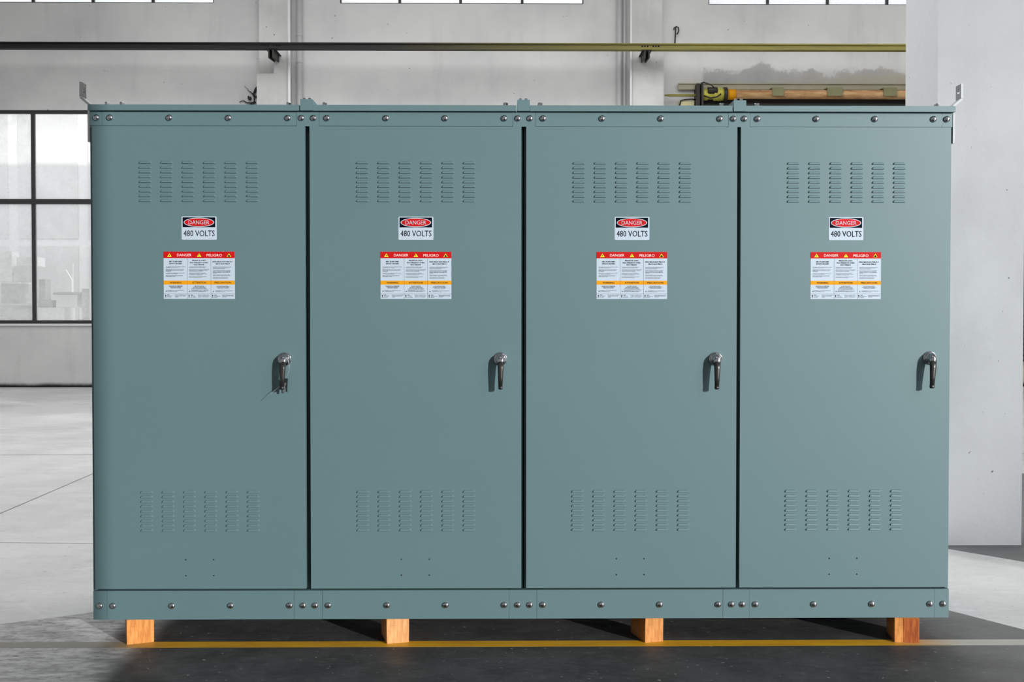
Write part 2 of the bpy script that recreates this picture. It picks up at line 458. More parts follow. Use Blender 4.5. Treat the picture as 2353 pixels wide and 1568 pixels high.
# ------------------------------------------------------------------ pipes and rail on the back wall
def pipe(pxc, w, y, label, mat, collars=()):
    x = at(pxc, 120, y)[0]
    t = thing('wall_pipe', label, 'pipe', (x, y, 0))
    bm = bmesh.new(); lathe(bm, [(w, 0), (w, H-.02)], (0, 0, 0), (0, 0, 1), 16)
    obj('pipe_run', mesh('pipe_run', bm, M[mat]), t)
    for cz in collars:
        bm = bmesh.new(); lathe(bm, [(w*1.12, 0), (w*1.12, .05)], (0, 0, cz), (0, 0, 1), 16)
        obj('pipe_collar', mesh('pipe_collar', bm, M[mat]), t)
    return t
pipe(664, .030, WY-.50, 'thin bright white pipe on the corner of the left pilaster', 'whitepaint')
pipe(688, .062, WY-.10, 'wider grey painted pipe right of the left pilaster', 'palegrey', [at(688, 84, WY-.1)[1], at(688, 146, WY-.1)[1]])
pipe(1423, .050, WY-.10, 'grey painted pipe left of the right pilaster, furthest from it', 'palegrey')
pipe(1435, .030, WY-.08, 'thin grey pipe between the other pipe and the right pilaster', 'palegrey')
pipe(1450, .022, WY-.50, 'thin bright white pipe on the corner of the right pilaster', 'whitepaint')

RY = WY - 1.0
zr0 = at(1176, 113.5, RY)[1]; zr1 = at(1176, 98.5, RY)[1]
t = thing('wall_rail', 'long horizontal steel rail across the back wall, dark at left and olive at right', 'rail', (1.7, RY, zr0))
h = zr1 - zr0
bm = bmesh.new()
prism(bm, [(0, .02), (.12, .02), (.12, h), (0, h), (0, h*.80), (.03, h*.74), (.03, h*.42), (0, h*.36)], 'x', -14, 15.1)
obj('rail_beam', mesh('rail_beam', bm, M['rail']), t)
obj('rail_flange', mesh('rail_flange', bmb((-14, 15.1, -.02, .14, 0, .02)), M['rail']), t)
for px in (622, 1495):
    x = at(px, 106, RY)[0] - 1.7
    for k in range(6):
        bm = bmesh.new(); lathe(bm, [(.015, 0), (.015, .012)], (0, 0, 0), (0, -1, 0), 8)
        obj('splice_bolt', mesh('splice_bolt', bm, M['dark']), t, (x + (k-2.5)*.055 + (.03 if k > 2 else -.03), .03, h*.58))
for px, y1 in ((622, 132), (1487, 133)):
    x = at(px, 120, RY)[0]; zb = at(px, y1, RY)[1]
    bm = bmesh.new()
    prism(bm, [(0, 0), (.10, 0), (WY-.45-RY, .04), (WY-.45-RY, zr0-zb), (0, zr0-zb)], 'x', -.055, -.028)
    prism(bm, [(0, 0), (.10, 0), (WY-.45-RY, .04), (WY-.45-RY, zr0-zb), (0, zr0-zb)], 'x', .028, .055)
    box(bm, -.10, .10, 0, WY-.45-RY, zr0-zb-.012, zr0-zb-.001)
    o = obj('rail_bracket', mesh('rail_bracket', bm, M['oil']), None, (x, RY, zb))
    tag(o, 'dark steel bracket holding the rail at the %s pilaster' % ('left' if px < 1000 else 'right'), 'bracket', 'brackets under the rail')
# hooked rod standing on the rail, right of the right pilaster
x0, z0 = at(1550, 99, WY-.06); x1, z1 = at(1553, 61, WY-.06)
bm = bmesh.new()
tube(bm, [(0, 0, -.12), ((x1-x0)*.9, 0, z1-z0-.02), (x1-x0, 0, z1-z0), (x1-x0+.05, -.01, z1-z0-.02), (x1-x0+.06, -.02, z1-z0-.10), (x1-x0+.02, -.02, z1-z0-.17)], .014, 8)
tube(bm, [((x1-x0)*.9, 0, z1-z0-.02), (x1-x0-.035, -.01, z1-z0-.02), (x1-x0-.035, .05, z1-z0-.05)], .012, 8)
tag(obj('hooked_rod', mesh('hooked_rod', bm, M['oil']), None, (x0, WY-.06, z0)), 'thin dark hooked rod above the rail, right of the right pilaster', 'hook')
# torn cable ends beside the left pilaster
x0, z0 = at(588, 236, WY-.03)
bm = bmesh.new()
def wig(a, b, r, amp):
    a, b = Vector(a), Vector(b)
    tube(bm, [a.lerp(b, i/7) + Vector((random.uniform(-amp, amp), random.uniform(-.03, .01), random.uniform(-amp, amp))) for i in range(8)], [r*(1-.09*i) for i in range(8)], 6)
wig((0, 0, 0), (-.33, 0, .02), .020, .02); wig((0, 0, .02), (-.20, 0, -.10), .03, .02); wig((.02, 0, .10), (-.12, 0, .22), .022, .02)
wig((.02, 0, .30), (-.05, 0, .03), .03, .03); wig((-.12, 0, .08), (-.16, 0, .12), .04, .01); wig((-.05, 0, .18), (-.22, 0, .34), .010, .02)
tag(obj('torn_cable', mesh('torn_cable', bm, M['oil']), None, (x0, WY-.03, z0)), 'frayed dark torn cables sticking out low beside the left pilaster', 'cable')

# ------------------------------------------------------------------ roller shutter with motor on the back wall
SY = WY - .22
t = thing('roller_shutter', 'old roller shutter drum, yellow motor and dark curtain at upper right wall', 'shutter', (8.5, WY, 0))
def A(px, py, y=SY): x, z = at(px, py, y); return x-8.5, z
xl, zl = A(1600, 207); xr = 6.9
_, zt = A(1800, 207); _, zb = A(1800, 228)
bm = bmesh.new(); r = (zt-zb)/2
lathe(bm, [(r, 0), (r, xr-A(1688, 207)[0])], (A(1688, 207)[0], SY-WY, (zt+zb)/2), (1, 0, 0), 24)
obj('roller_drum', mesh('roller_drum', bm, M['tube']), t)
a0 = A(1561, 195)[0]; zl0 = A(1700, 203)[1]; zl1 = A(1700, 191)[1]
bm = bmesh.new(); box(bm, a0, xr, -.10, -.02, zl0, zl1); box(bm, a0, xr, -.13, -.02, zl1, zl1+.02)
b2 = bmb((a0+.42, xr, -.03, -.004, zl0-.5, zl0)); obj('drum_shade_box', mesh('drum_shade_box', b2, M['oil']), t)  # dark box stands in for the shade behind the drum
obj('lintel_board', mesh('lintel_board', bm, M['lintel'], .004), t)
for pa, pb2 in ((1771, 1798), (1897, 1932), (2026, 2056)):
    bm = bmesh.new(); x_, _ = A(pa, 210); x2, _ = A(pb2, 210)
    prism(bm, [(SY-WY-r-.03, zb+.05), (SY-WY-r+.0, zb+.05), (SY-WY-r+.0, zt+.0), (-.10, zt+.03), (-.10, zt+.05), (SY-WY-r-.03, zt+.03)], 'x', x_, x2)
    box(bm, x_, x2, SY-WY-r-.05, SY-WY-r-.02, zb+.04, zb+.06)
    obj('drum_clamp', mesh('drum_clamp', bm, M['clamp']), t)
bm = bmesh.new(); xa = A(1612, 210)[0]; xb = A(1662, 210)[0]
lathe(bm, [(.09, 0), (.125, .02), (.125, .12), (.105, .14), (.105, .24), (.13, .26), (.13, xb-xa)], (xa, SY-WY, (zt+zb)/2), (1, 0, 0), 20)
for k in range(4): lathe(bm, [(.14, 0), (.14, .02)], (xa+.25+k*.045, SY-WY, (zt+zb)/2), (1, 0, 0), 20)
obj('shutter_motor', mesh('shutter_motor', bm, M['motor']), t)
bm = bmesh.new(); lathe(bm, [(.15, 0), (.15, .07)], (xb, SY-WY, (zt+zb)/2), (1, 0, 0), 20)
obj('motor_coupling', mesh('motor_coupling', bm, M['oil']), t)
bm = bmesh.new(); lathe(bm, [(.07, 0), (.07, .2)], (xb-.35, SY-WY-.10, (zt+zb)/2+.06), (1, 0, 0), 12)
obj('capacitor_housing', mesh('capacitor_housing', bm, M['oil']), t)
bm = bmesh.new(); lathe(bm, [(.11, 0), (.11, A(1688, 207)[0]-xb-.05)], (xb+.06, SY-WY, (zt+zb)/2), (1, 0, 0), 20)
obj('drum_collar', mesh('drum_collar', bm, M['orange']), t)
bm = bmesh.new(); x_ = A(1599, 200)[0]
box(bm, x_, x_+.07, SY-WY-.1, -.02, 5.3, A(1600, 194)[1]); box(bm, x_+.09, x_+.13, SY-WY-.16, -.02, 5.3, A(1600, 193)[1])
tube(bm, [(x_+.12, SY-WY-.14, A(1600, 192)[1]), (x_+.30, SY-WY-.15, A(1600, 199)[1]), (x_+.36, SY-WY-.13, A(1600, 205)[1])], .012, 6)
tube(bm, [(x_+.14, SY-WY-.1, A(1600, 222)[1]), (x_+.28, SY-WY-.16, A(1600, 229)[1]), (x_+.42, SY-WY-.16, A(1600, 226)[1]), (x_+.50, SY-WY-.14, A(1600, 219)[1])], .014, 6)
obj('end_bracket', mesh('end_bracket', bm, M['oil']), t)
bm = bmesh.new(); x2, z2 = A(1527, 219); lathe(bm, [(.014, 0), (.02, .03), (.026, .10), (.026, x_-x2+.1)], (x2, SY-WY, z2), (1, 0, 0), 12)
obj('drive_shaft', mesh('drive_shaft', bm, M['rail']), t)
bm = bmesh.new(); zc = zb-.02
for k in range(46):
    z_ = zc - .12*k
    if z_ < .12: break
    prism(bm, [(-.03, z_-.118), (-.06, z_-.105), (-.075, z_-.06), (-.06, z_-.015), (-.03, z_)], 'x', x_+.14, 7.2)
obj('shutter_curtain', mesh('shutter_curtain', bm, M['curtain']), t)
xa, za = A(1563, 230); xb2, zb2 = A(1597, 231)
bm = bmesh.new(); box(bm, xa, xb2, -.14, -.005, za-.42, za)
o = obj('control_box', mesh('control_box', bm, M['cream'], .02), None, (8.5, WY, 0)); tag(o, 'small cream control box left of the shutter bracket', 'box')
bm = bmesh.new(); tube(bm, [(xa, -.16, za-.1), (xa+.02, -.17, za+.0), (xa+.12, -.17, za+.02), (xb2-.05, -.17, za+.03), (xb2+.02, -.16, za+.02)], .014, 6)
tag(obj('control_cable', mesh('control_cable', bm, M['oil']), None, (8.5, WY, 0)), 'black cable looping over the cream control box', 'cable')

# ------------------------------------------------------------------ the switchgear cabinets
Z0, ZB, ZD0, ZD1, ZR, ZL, ZC = .106, .2295, .240, 2.2035, 2.2068, 2.2925, 2.315
PITCH, DW = .9155, .896
TEAL = M['teal']
MC = {}
def cached(key, fn):
    if key not in MC: MC[key] = fn()
    return MC[key]

def me_door():
    bm = bmesh.new(); box(bm, 0, DW, 0, .022, ZD0, ZD1)
    me = mesh('door', bm, TEAL, .0035)
    return me
def me_holes():
    bm = bmesh.new()
    lathe(bm, [(.0028, 0), (.0028, .001)], (0, 0, 0), (0, -1, 0), 10)
    return mesh('screw_hole', bm, M['dark'])
def me_vent(zt, zb, rows=9):
    bm = bmesh.new()
    if 1:
        x = 0
        for r_ in range(rows):
            z = zt + (zb-zt)*r_/(rows-1) - .005
            w = .0270; hh = .0118
            back = [(-w+.001, 0), (w-.001, 0), (w, .004), (w-.002, .0085), (w-.007, hh), (-w+.007, hh), (-w+.002, .0085), (-w, .004)]
            fr = [(-w+.0045, .0012), (w-.0045, .0012), (w-.0038, .0035), (w-.005, .0062), (w-.009, .0085), (-w+.009, .0085), (-w+.005, .0062), (-w+.0038, .0035)]
            B = [bm.verts.new((x+u, .0005, z+v)) for u, v in back]; Fv = [bm.verts.new((x+u, -.0052 if v < .005 else -.0036, z+v)) for u, v in fr]
            fs = [bm.faces.new(Fv)]
            for i in range(8): fs.append(bm.faces.new((B[i], B[(i+1) % 8], Fv[(i+1) % 8], Fv[i])))
            for f in fs: f.smooth = False
            bmesh.ops.recalc_face_normals(bm, faces=fs)
    return mesh('louvre_column', bm, [TEAL, M['dark']])
def me_danger():
    X0, X1, T, B = .3750, .5232, 1.8225, 1.7235
    bm = bmesh.new()
    k = .003
    prism(bm, [(X0+k, B), (X1-k, B), (X1, B+k), (X1, T-k), (X1-k, T), (X0+k, T), (X0, T-k), (X0, B+k)], 'y', 0, -.0010, 0)
    sx = (X1-X0)/586; sz = (T-B)/390
    u = lambda p: X0 + (p-404)*sx
    v = lambda p: T - (p-114)*sz
    rect(bm, u(423), u(967), v(295), v(130), -.0012, 1)
    def ell(rx, rz, y, mi): poly(bm, [(u(696)+rx*sx*math.cos(a*math.pi/24), v(213)+rz*sz*math.sin(a*math.pi/24)) for a in range(48)], y, mi)
    ell(255, 77, -.0014, 0); ell(242, 65, -.0016, 2)
    text(bm, 'DANGER', u(523), u(870), v(247), v(180), -.0018, 0)
    text(bm, '480 VOLTS', u(440), u(958), v(445), v(347), -.0018, 1)
    return mesh('danger_sign', bm, [M['label'], M['ink'], M['red']])
def me_hazard():
    X0, X1, T, B = .2985, .5990, 1.6735, 1.4735
    bm = bmesh.new(); box(bm, X0, X1, -.0010, 0, B, T, 0)
    sx = (X1-X0)/1173; sz = (T-B)/785
    u = lambda p: X0 + (p-110)*sx
    v = lambda p: T - (p-690)*sz
    rect(bm, X0, X1, v(797), T, -.0012, 2); rect(bm, X0, X1, v(1236), v(1171), -.0012, 3)
    for x in (503, 890): rect(bm, u(x-1.5), u(x+1.5), B, v(797), -.0013, 5)
    rect(bm, X0, X1, v(1389), v(1386), -.0013, 5)
    for i, x in enumerate((208, 697, 1188)):
        poly(bm, [(u(x-43), v(779)), (u(x+43), v(779)), (u(x), v(712))], -.0014, 1)
        poly(bm, [(u(x-39), v(777)), (u(x+39), v(777)), (u(x), v(717))], -.0016, 4)
        if i == 0: poly(bm, [(u(x+5), v(732)), (u(x-11), v(756)), (u(x-2), v(756)), (u(x-8), v(774)), (u(x+10), v(750)), (u(x+1), v(750))], -.0018, 1)
        elif i == 1: rect(bm, u(x-3.5), u(x+3.5), v(760), v(733), -.0018, 1); rect(bm, u(x-3.5), u(x+3.5), v(772), v(765), -.0018, 1)
        else: poly(bm, [(u(x-20), v(774)), (u(x-17), v(756)), (u(x-8), v(748)), (u(x), v(738)), (u(x+8), v(750)), (u(x+18), v(756)), (u(x+20), v(774))], -.0018, 1)
    text(bm, 'DANGER', u(333), u(570), v(768), v(725), -.0018, 6)
    text(bm, 'PELIGRO', u(820), u(1073), v(771), v(728), -.0018, 6)
    for s, a, b in (('WARNING', 215, 408), ('ATTENTION', 582, 812), ('PRECAVCION', 952, 1220)):
        text(bm, s, u(a), u(b), v(1219), v(1188), -.0018, 1)
    for s, a, b, y0, y1 in (('ARC FLASH AND', 201, 416, 842, 865), ('SHOCK HAZARD', 203, 416, 877, 899),
        ('RISQUE DE CHOC', 584, 810, 826, 848), ('ÉLECTRIQUE ET D\'ARC', 548, 846, 857, 884), ('ÉLECTRIQUE', 611, 779, 891, 918),
        ('DESCARGA ELECTRICA Y', 920, 1246, 846, 868), ('ARCO ELECTRICO', 967, 1203, 881, 903)):
        text(bm, s, u(a), u(b), v(y1), v(y0), -.0018, 1, .0004)
    P = [(147, 466, 943, 'This equipment must only be installed and serviced'), (147, 342, 957, 'by qualified electrical personnel.'),
         (147, 453, 986, 'Apply appropriate personal protective equipment'), (147, 437, 1000, '(PPE) and follow safe electrical work practices.'), (147, 235, 1014, 'See NFPA 70E.'),
         (147, 458, 1045, 'Turn off all power supplying this equipment before'), (147, 343, 1059, 'working on or inside equipment.'),
         (147, 422, 1088, 'Failure to follow these instructions will result'), (147, 300, 1102, 'in serious injury or death.'),
         (530, 812, 944, 'Cet équipement doit être installé et entretenu'), (530, 790, 958, 'uniquement par du personnel qualifié.'),
         (530, 860, 987, 'Utiliser l\'équipement de protection individuelle (EPI)'), (530, 832, 1001, 'approprié et respecter les consignes de sécurité'), (530, 754, 1015, 'du travail électrique. Voir NFPA 70E.'),
         (530, 798, 1046, 'Couper toutes les alimentations électriques'), (530, 826, 1060, 'de l\'équipement avant de travailler dessus'), (530, 748, 1074, 'ou à l\'intérieur de l\'équipement.'),
         (530, 820, 1104, 'Le non-respect de ces instructions entraînera'), (530, 743, 1118, 'la mort ou des blessures graves.'),
         (924, 1228, 945, 'La instalación y el mantenimiento de este equipo'), (924, 1196, 959, 'deben ser realizados únicamente por'), (924, 1118, 973, 'personal eléctrico calificado.'),
         (924, 1212, 1003, 'Utilice el equipo de protección personal (EPP)'), (924, 1203, 1017, 'apropiado y siga las prácticas de seguridad'), (924, 1210, 1031, 'eléctrica establecidas. Consulte NFPA 70E'), (924, 986, 1045, 'del trabajo.'),
         (924, 1206, 1076, 'Apague todas las fuentes de energía del equipo'), (924, 1215, 1090, 'antes de realizar cualquier trabajo en él.'),
         (924, 1176, 1119, 'El incumplimiento de estas instrucciones'), (924, 1168, 1133, 'podrá causar la muerte o lesiones serias.'),
         (196, 424, 1260, 'DO NOT PLACE COMBUSTIBLE'), (208, 414, 1276, 'MATERIALS ON, UNDER OR'), (228, 396, 1291, 'NEAR SWITCHBOARD'),
         (624, 776, 1262, 'NE PAS PLACER DES'), (596, 804, 1278, 'MATÉRIAUX COMBUSTIBLES'), (588, 816, 1294, 'SUR, SOUS OU PRÈS DU TABLEAU'), (568, 832, 1310, 'PRÈS DU CENTRAL ÉLECTRIQUE'),
         (996, 1180, 1264, 'NO COLOQUE MATERIAL'), (976, 1206, 1279, 'INFLAMABLE SOBRE, DEBAJO O'), (998, 1186, 1294, 'CERCA DEL CONTROL'),
         (170, 446, 1337, 'WARNING: Cancer and Reproductive Harm'), (170, 334, 1351, 'www.P65Warnings.ca.gov'),
         (562, 848, 1338, 'AVERTISSEMENT: Cancer et effets nocifs'), (562, 816, 1352, 'reproduction www.P65Warnings.ca.gov'),
         (962, 1252, 1341, 'ADVERTENCIA: Cáncer y Daño Reproductivo'), (962, 1124, 1355, 'www.P65Warnings.ca.gov'),
         (170, 208, 1408, 'WEEE'), (170, 262, 1424, 'Do not dispose'), (170, 232, 1440, 'in trash'),
         (298, 490, 1408, 'Recycle or dispose of properly'), (298, 468, 1424, 'in accordance with local laws'), (298, 348, 1440, 'and rules'),
         (558, 596, 1410, 'WEEE'), (558, 630, 1426, 'Ne pas jeter'), (558, 645, 1442, 'aux ordures'),
         (678, 856, 1410, 'Recycler ou éliminer selon'), (678, 870, 1426, 'les lois en vigueur pour la'), (678, 852, 1442, 'gestion des déchets'),
         (946, 982, 1411, 'WEEE'), (946, 1048, 1427, 'No eliminar con'), (946, 1000, 1443, 'basura'),
         (1074, 1262, 1411, 'Recicle o deseche de acuerdo'), (1074, 1266, 1427, 'con las leyes locales vigentes'), (1074, 1146, 1441, 'aplicables')]
    for a, b, yc, s in P:
        hh = 6.2 if yc < 1250 or yc > 1330 else 6.8
        text(bm, s, u(a), u(b), v(yc+hh), v(yc-hh), -.0018, 5, .00018)
    for x, y in ((153, 1344), (537, 1346), (931, 1348)):
        poly(bm, [(u(x-11), v(y+9)), (u(x+11), v(y+9)), (u(x), v(y-10))], -.0016, 1)
    for x in (143, 530, 917):
        poly(bm, [(u(x-13), v(1403)), (u(x-9), v(1403)), (u(x+13), v(1436)), (u(x+9), v(1436))], -.0016, 1)
        poly(bm, [(u(x+13), v(1403)), (u(x+9), v(1403)), (u(x-13), v(1436)), (u(x-9), v(1436))], -.0017, 1)
        poly(bm, [(u(x-8), v(1412)), (u(x+8), v(1412)), (u(x+5), v(1434)), (u(x-5), v(1434))], -.0018, 1)
        rect(bm, u(x-12), u(x+12), v(1450), v(1444), -.0016, 1)
    return mesh('hazard_label', bm, [M['label'], M['ink'], M['red'], M['orange'], M['yellow'], M['grayink'], M['pinkwhite']])
def me_escutcheon():
    bm = bmesh.new()
    lathe(bm, [(.0290, 0), (.0290, .003), (.0275, .006), (.0245, .007), (.0225, .005), (.0185, .006), (.0165, .016), (.0150, .022), (0, .023)], (0, 0, 0), (0, -1, 0), 36)
    return mesh('escutcheon', bm, M['chrome'])
def sect(bm, rings, mi=0, cap=True):
    """loft through rectangular-ish octagonal rings: (z, cx, cy, hw, hd)"""
    R = []
    for z, cx, cy, hw, hd in rings:
        k = .55
        p = [(-hw, -hd*k), (-hw*k, -hd), (hw*k, -hd), (hw, -hd*k), (hw, hd*k), (hw*k, hd), (-hw*k, hd), (-hw, hd*k)]
        R.append([bm.verts.new((cx+a, cy+b, z)) for a, b in p])
    fs = []
    for A_, B_ in zip(R, R[1:]):
        for i in range(8): fs.append(bm.faces.new((A_[i], A_[(i+1) % 8], B_[(i+1) % 8], B_[i])))
    fs += [bm.faces.new(R[0]), bm.faces.new(R[-1])]
    for f in fs: f.material_index = mi; f.smooth = True
    bmesh.ops.recalc_face_normals(bm, faces=fs)
def me_lever():
    bm = bmesh.new()
    # grip, hanging down, standing off the door
    sect(bm, [(-.014, 0, -.038, .0130, .0100), (-.04, -.0008, -.041, .0122, .0092), (-.08, -.0022, -.042, .0102, .0082), (-.113, -.0034, -.042, .0086, .0076)])
    sect(bm, [(-.113, -.0034, -.042, .0090, .0084), (-.124, -.0038, -.042, .0090, .0082), (-.1275, -.0038, -.042, .0070, .0065)], 1)
    return mesh('lever_grip', bm, [M['gun'], M['black']])
def me_cap():
    bm = bmesh.new()
    sect(bm, [(-.016, 0, -.034, .0142, .0135), (-.008, 0, -.033, .0145, .0150), (.004, 0, -.030, .0135, .0150), (.013, 0, -.027, .0105, .0125), (.019, 0, -.025, .0065, .0090), (.0215, 0, -.024, .0025, .005)])
    return mesh('lever_hub', bm, M['chrome'])
def me_bolt(r=.0136, hgt=.0092):
    bm = bmesh.new()
    n = 8
    lathe(bm, [(r, 0)] + [(r*math.cos(i*math.pi/2/n), .001 + hgt*math.sin(i*math.pi/2/n)) for i in range(n)] + [(0, .001+hgt)], (0, 0, 0), (0, -1, 0), 24)
    return mesh('dome_bolt', bm, M['steel'])
def me_hex(r=.0105, hgt=.0150):
    bm = bmesh.new()
    lathe(bm, [(r*1.35, 0), (r*1.35, .0025)], (0, 0, 0), (0, 0, 1), 16)
    lathe(bm, [(r, .0025), (r, hgt-.0015), (r*.88, hgt)], (0, 0, 0), (0, 0, 1), 6, smooth=False)
    return mesh('hex_bolt', bm, M['steel'])
def me_lug(s):
    """lifting lug; s=+1 bends out to +x"""
    bm = bmesh.new(); t_ = .009
    prof = [(0, 2.140), (0, 2.302), (.034, 2.330), (.034, 2.393)]
    out = [(x*s, z) for x, z in prof] + [((x+t_)*s, z) for x, z in ((.034, 2.393), (.034, 2.325), (0, 2.294), (0, 2.140))]
    y0, y1 = .020, .072
    # build in slices so that the eye really is a hole
    prism(bm, [(0, 2.140), (s*t_, 2.140), (s*t_, 2.296), (0, 2.301)], 'y', y0, y1)
    prism(bm, [(0, 2.301), (s*t_, 2.296), (s*(.034+t_), 2.326), (s*.034, 2.331)], 'y', y0, y1)
    a, b = s*.034, s*(.034+t_)
    cy, cz, rr = .046, 2.362, .013
    N = 16; outer = []; 
    for i in range(N):
        an = 2*math.pi*(i+.5)/N; dy, dz = math.cos(an), math.sin(an)
        k = min((.026)/abs(dy) if abs(dy) > 1e-6 else 9, (.031)/abs(dz) if abs(dz) > 1e-6 else 9)
        outer.append((cy+dy*k, cz+dz*k) if i not in (2, 5, 10, 13) else (cy+math.copysign(.026, dy), cz+math.copysign(.031, dz)))
    inner = [(cy+rr*math.cos(2*math.pi*(i+.5)/N), cz+rr*math.sin(2*math.pi*(i+.5)/N)) for i in range(N)]
    vv = [[bm.verts.new((x, y, z)) for y, z in lst] for x in (a, b) for lst in (outer, inner)]
    fs = []
    for i in range(N):
        j = (i+1) % N
        fs.append(bm.faces.new((vv[0][i], vv[0][j], vv[1][j], vv[1][i])))
        fs.append(bm.faces.new((vv[2][i], vv[2][j], vv[3][j], vv[3][i])))
        fs.append(bm.faces.new((vv[0][i], vv[0][j], vv[2][j], vv[2][i])))
        fs.append(bm.faces.new((vv[1][i], vv[1][j], vv[3][j], vv[3][i])))
    bmesh.ops.recalc_face_normals(bm, faces=fs)
    return mesh('lifting_lug', bm, M['zinc'])

LEFT = [0.0, .9160, 1.8325, 2.7440]
LABELS = ['teal steel switchgear cabinet at the left end, keys hanging from its handle',
          'teal steel switchgear cabinet second from left, next to the one with keys',
          'teal steel switchgear cabinet third from left, left of the right-end one',
          'teal steel switchgear cabinet at the right end, nearest the white column']
TOPB = [(.058, .121, .8245), (.061, .8285), (.059, .834), (.072, .8404)]
for i in range(4):
    L = LEFT[i]; first, last = i == 0, i == 3
    c = thing('switchgear_cabinet', LABELS[i], 'cabinet', (L, 0, 0), 'row of bolted switchgear cabinets')
    x0 = -.0120 if first else -.0100; x1 = .9045 if last else (LEFT[i+1]-L-.0101 if not last else 0)
    # body
    bm = bmesh.new()
    box(bm, x0+.002, x1-.002, .048, 1.0, Z0, 2.266)
    me = mesh('body', bm, TEAL, .001); obj('body', me, c)
    if first: obj('side_post', mesh('side_post', bmb((x0, .0040, .013, .0475, ZB+.002, ZR-.002)), TEAL), c)
    if last: obj('side_post', mesh('side_post', bmb((.8920, x1, .0225, .0475, ZB+.002, ZR-.002)), TEAL), c)
    # seams of the rails
    a_t, b_t = .040, .860
    a_b, b_b = .046, .8435
    def railp(name, u0, u1, z0_, z1_, yf, key=None):
        o_ = obj(name, cached(('rail', name, round(u0, 4), round(u1, 4), z0_, z1_, yf), lambda: mesh(name, bmb((u0, u1, yf, .047, z0_, z1_)), TEAL, .0008)), c); return o_
    railp('top_rail', a_t+.0005, b_t-.0005, ZR, 2.267, .010)
    railp('base_rail', a_b+.0005, b_b-.0005, Z0, ZB, .010)
    if first:
        railp('corner_plate', x0, a_t-.0005, ZR, 2.267, .0104); railp('corner_plate', x0, a_b-.0005, Z0, ZB, .0104)
    if last:
        railp('corner_plate', b_t+.0005, x1, ZR, 2.267, .0104); railp('corner_plate', b_b+.0005, x1, Z0, ZB, .0104)
    else:
        g = LEFT[i+1]-L
        railp('splice_plate', b_t+.0005, g+a_t-.0005, ZR-.0018, 2.267, .0090); railp('splice_plate', b_b+.0005, g+a_b-.0005, Z0, ZB, .0090)
    # bolts
    for bx in (.0156, .0722, .3225, .5725, .8235, .8805):
        for bz in (2.2400, .1655):
            obj('dome_bolt', cached('bolt', me_bolt), c, (bx, .0092, bz))
    # lid
    l0 = -.0135 if first else .0160; l1 = .9110 if last else .8740
    if not first: l0 = .0160
    obj('lid', mesh('lid', bmb((l0, l1, -.006, 1.01, 2.268, ZL)), TEAL, .001), c)
    for tx in TOPB[i]: obj('hex_bolt', cached('hex', me_hex), c, (tx, .020, ZL))
    # splice cap over the joint to the right
    if not last:
        cp = obj('joint_cap', cached('cap', lambda: mesh('joint_cap', bmb((.8785, .9315, -.008, 1.0, 2.2685, ZC)), TEAL, .001)), c)
        for tx in (.8915, .9150): obj('cap_bolt', cached('caphex', lambda: me_hex(.0065, .0095)), cp, (tx, .012, ZC))
    # door
    d = obj('door', cached('door', me_door), c)
    for k in range(6):
        obj('louvre_column', cached('v1', lambda: me_vent(2.0495, 1.8890)), d, (.2225 + k*.0904, 0, 0))
        obj('louvre_column', cached('v2', lambda: me_vent(.6535, .4900)), d, (.2225 + k*.0904 - (.0015 if i < 2 else .004), 0, 0))
    s1 = obj('danger_sign', cached('ds', me_danger), d); s1['label'] = 'white sticker reading DANGER 480 VOLTS'
    s2 = obj('hazard_label', cached('hz', me_hazard), d); s2['label'] = 'white trilingual hazard sticker with red and orange bands'
    for x in (.3855, .5042):
        for z in (.365, .2965): obj('screw_hole', cached('holes', me_holes), d, (x, -.0002, z))
    hx = (.8077, .8072, .8061, .8100)[i]; hz = (1.2186, 1.2192, 1.2190, 1.2225)[i]
    e = obj('escutcheon', cached('esc', me_escutcheon), d, (hx, 0, hz)); e['label'] = 'round chrome handle rosette'
    rr = (0, (-.03), (-.01), .02)[i]
    hb = obj('handle_hub', cached('hub', me_cap), d, (hx, 0, hz), (0, rr, 0)); hb['label'] = 'chrome rounded head of the door handle'
    lv = obj('handle_grip', cached('lev', me_lever), d, (hx, 0, hz), (0, rr, 0)); lv['label'] = 'dark tapering lever of the door handle'
    # lifting lugs on the end cabinets
    if first:
        lg = obj('lifting_lug', me_lug(-1), c, (-.0165, 0, 0)); lg['label'] = 'bent galvanised lifting lug on the left side'
        for z in (2.155, 2.215, 2.270): obj('lug_bolt', cached('lugb', lambda: me_bolt(.011, .006)), lg, (-.009, .046, z), (0, 0, -math.pi/2))
    if last:
        lg = obj('lifting_lug', me_lug(1), c, (.9112, 0, 0)); lg['label'] = 'bent galvanised lifting lug on the right side'
        for z in (2.155, 2.215, 2.270): obj('lug_bolt', cached('lugb', lambda: me_bolt(.011, .006)), lg, (.009, .046, z), (0, 0, math.pi/2))
    # hinge knuckles are inside; a shallow floor pan shows under the second cabinet
    if i == 1:
        obj('floor_pan', mesh('floor_pan', bmb((.25, .83, .30, .95, .088, Z0)), M['dark'], .002), c)
    if i == 2:
        bm = bmesh.new(); lathe(bm, [(.016, -.009), (.018, 0), (.016, .009)], (.15, .25, .0865), (1, 0, 0), 16); lathe(bm, [(.014, -.008), (.015, 0), (.014, .008)], (.185, .26, .089), (1, 0, 0), 16)
        obj('small_caster', mesh('small_caster', bm, M['black']), c)  # simplified small caster under the third cabinet

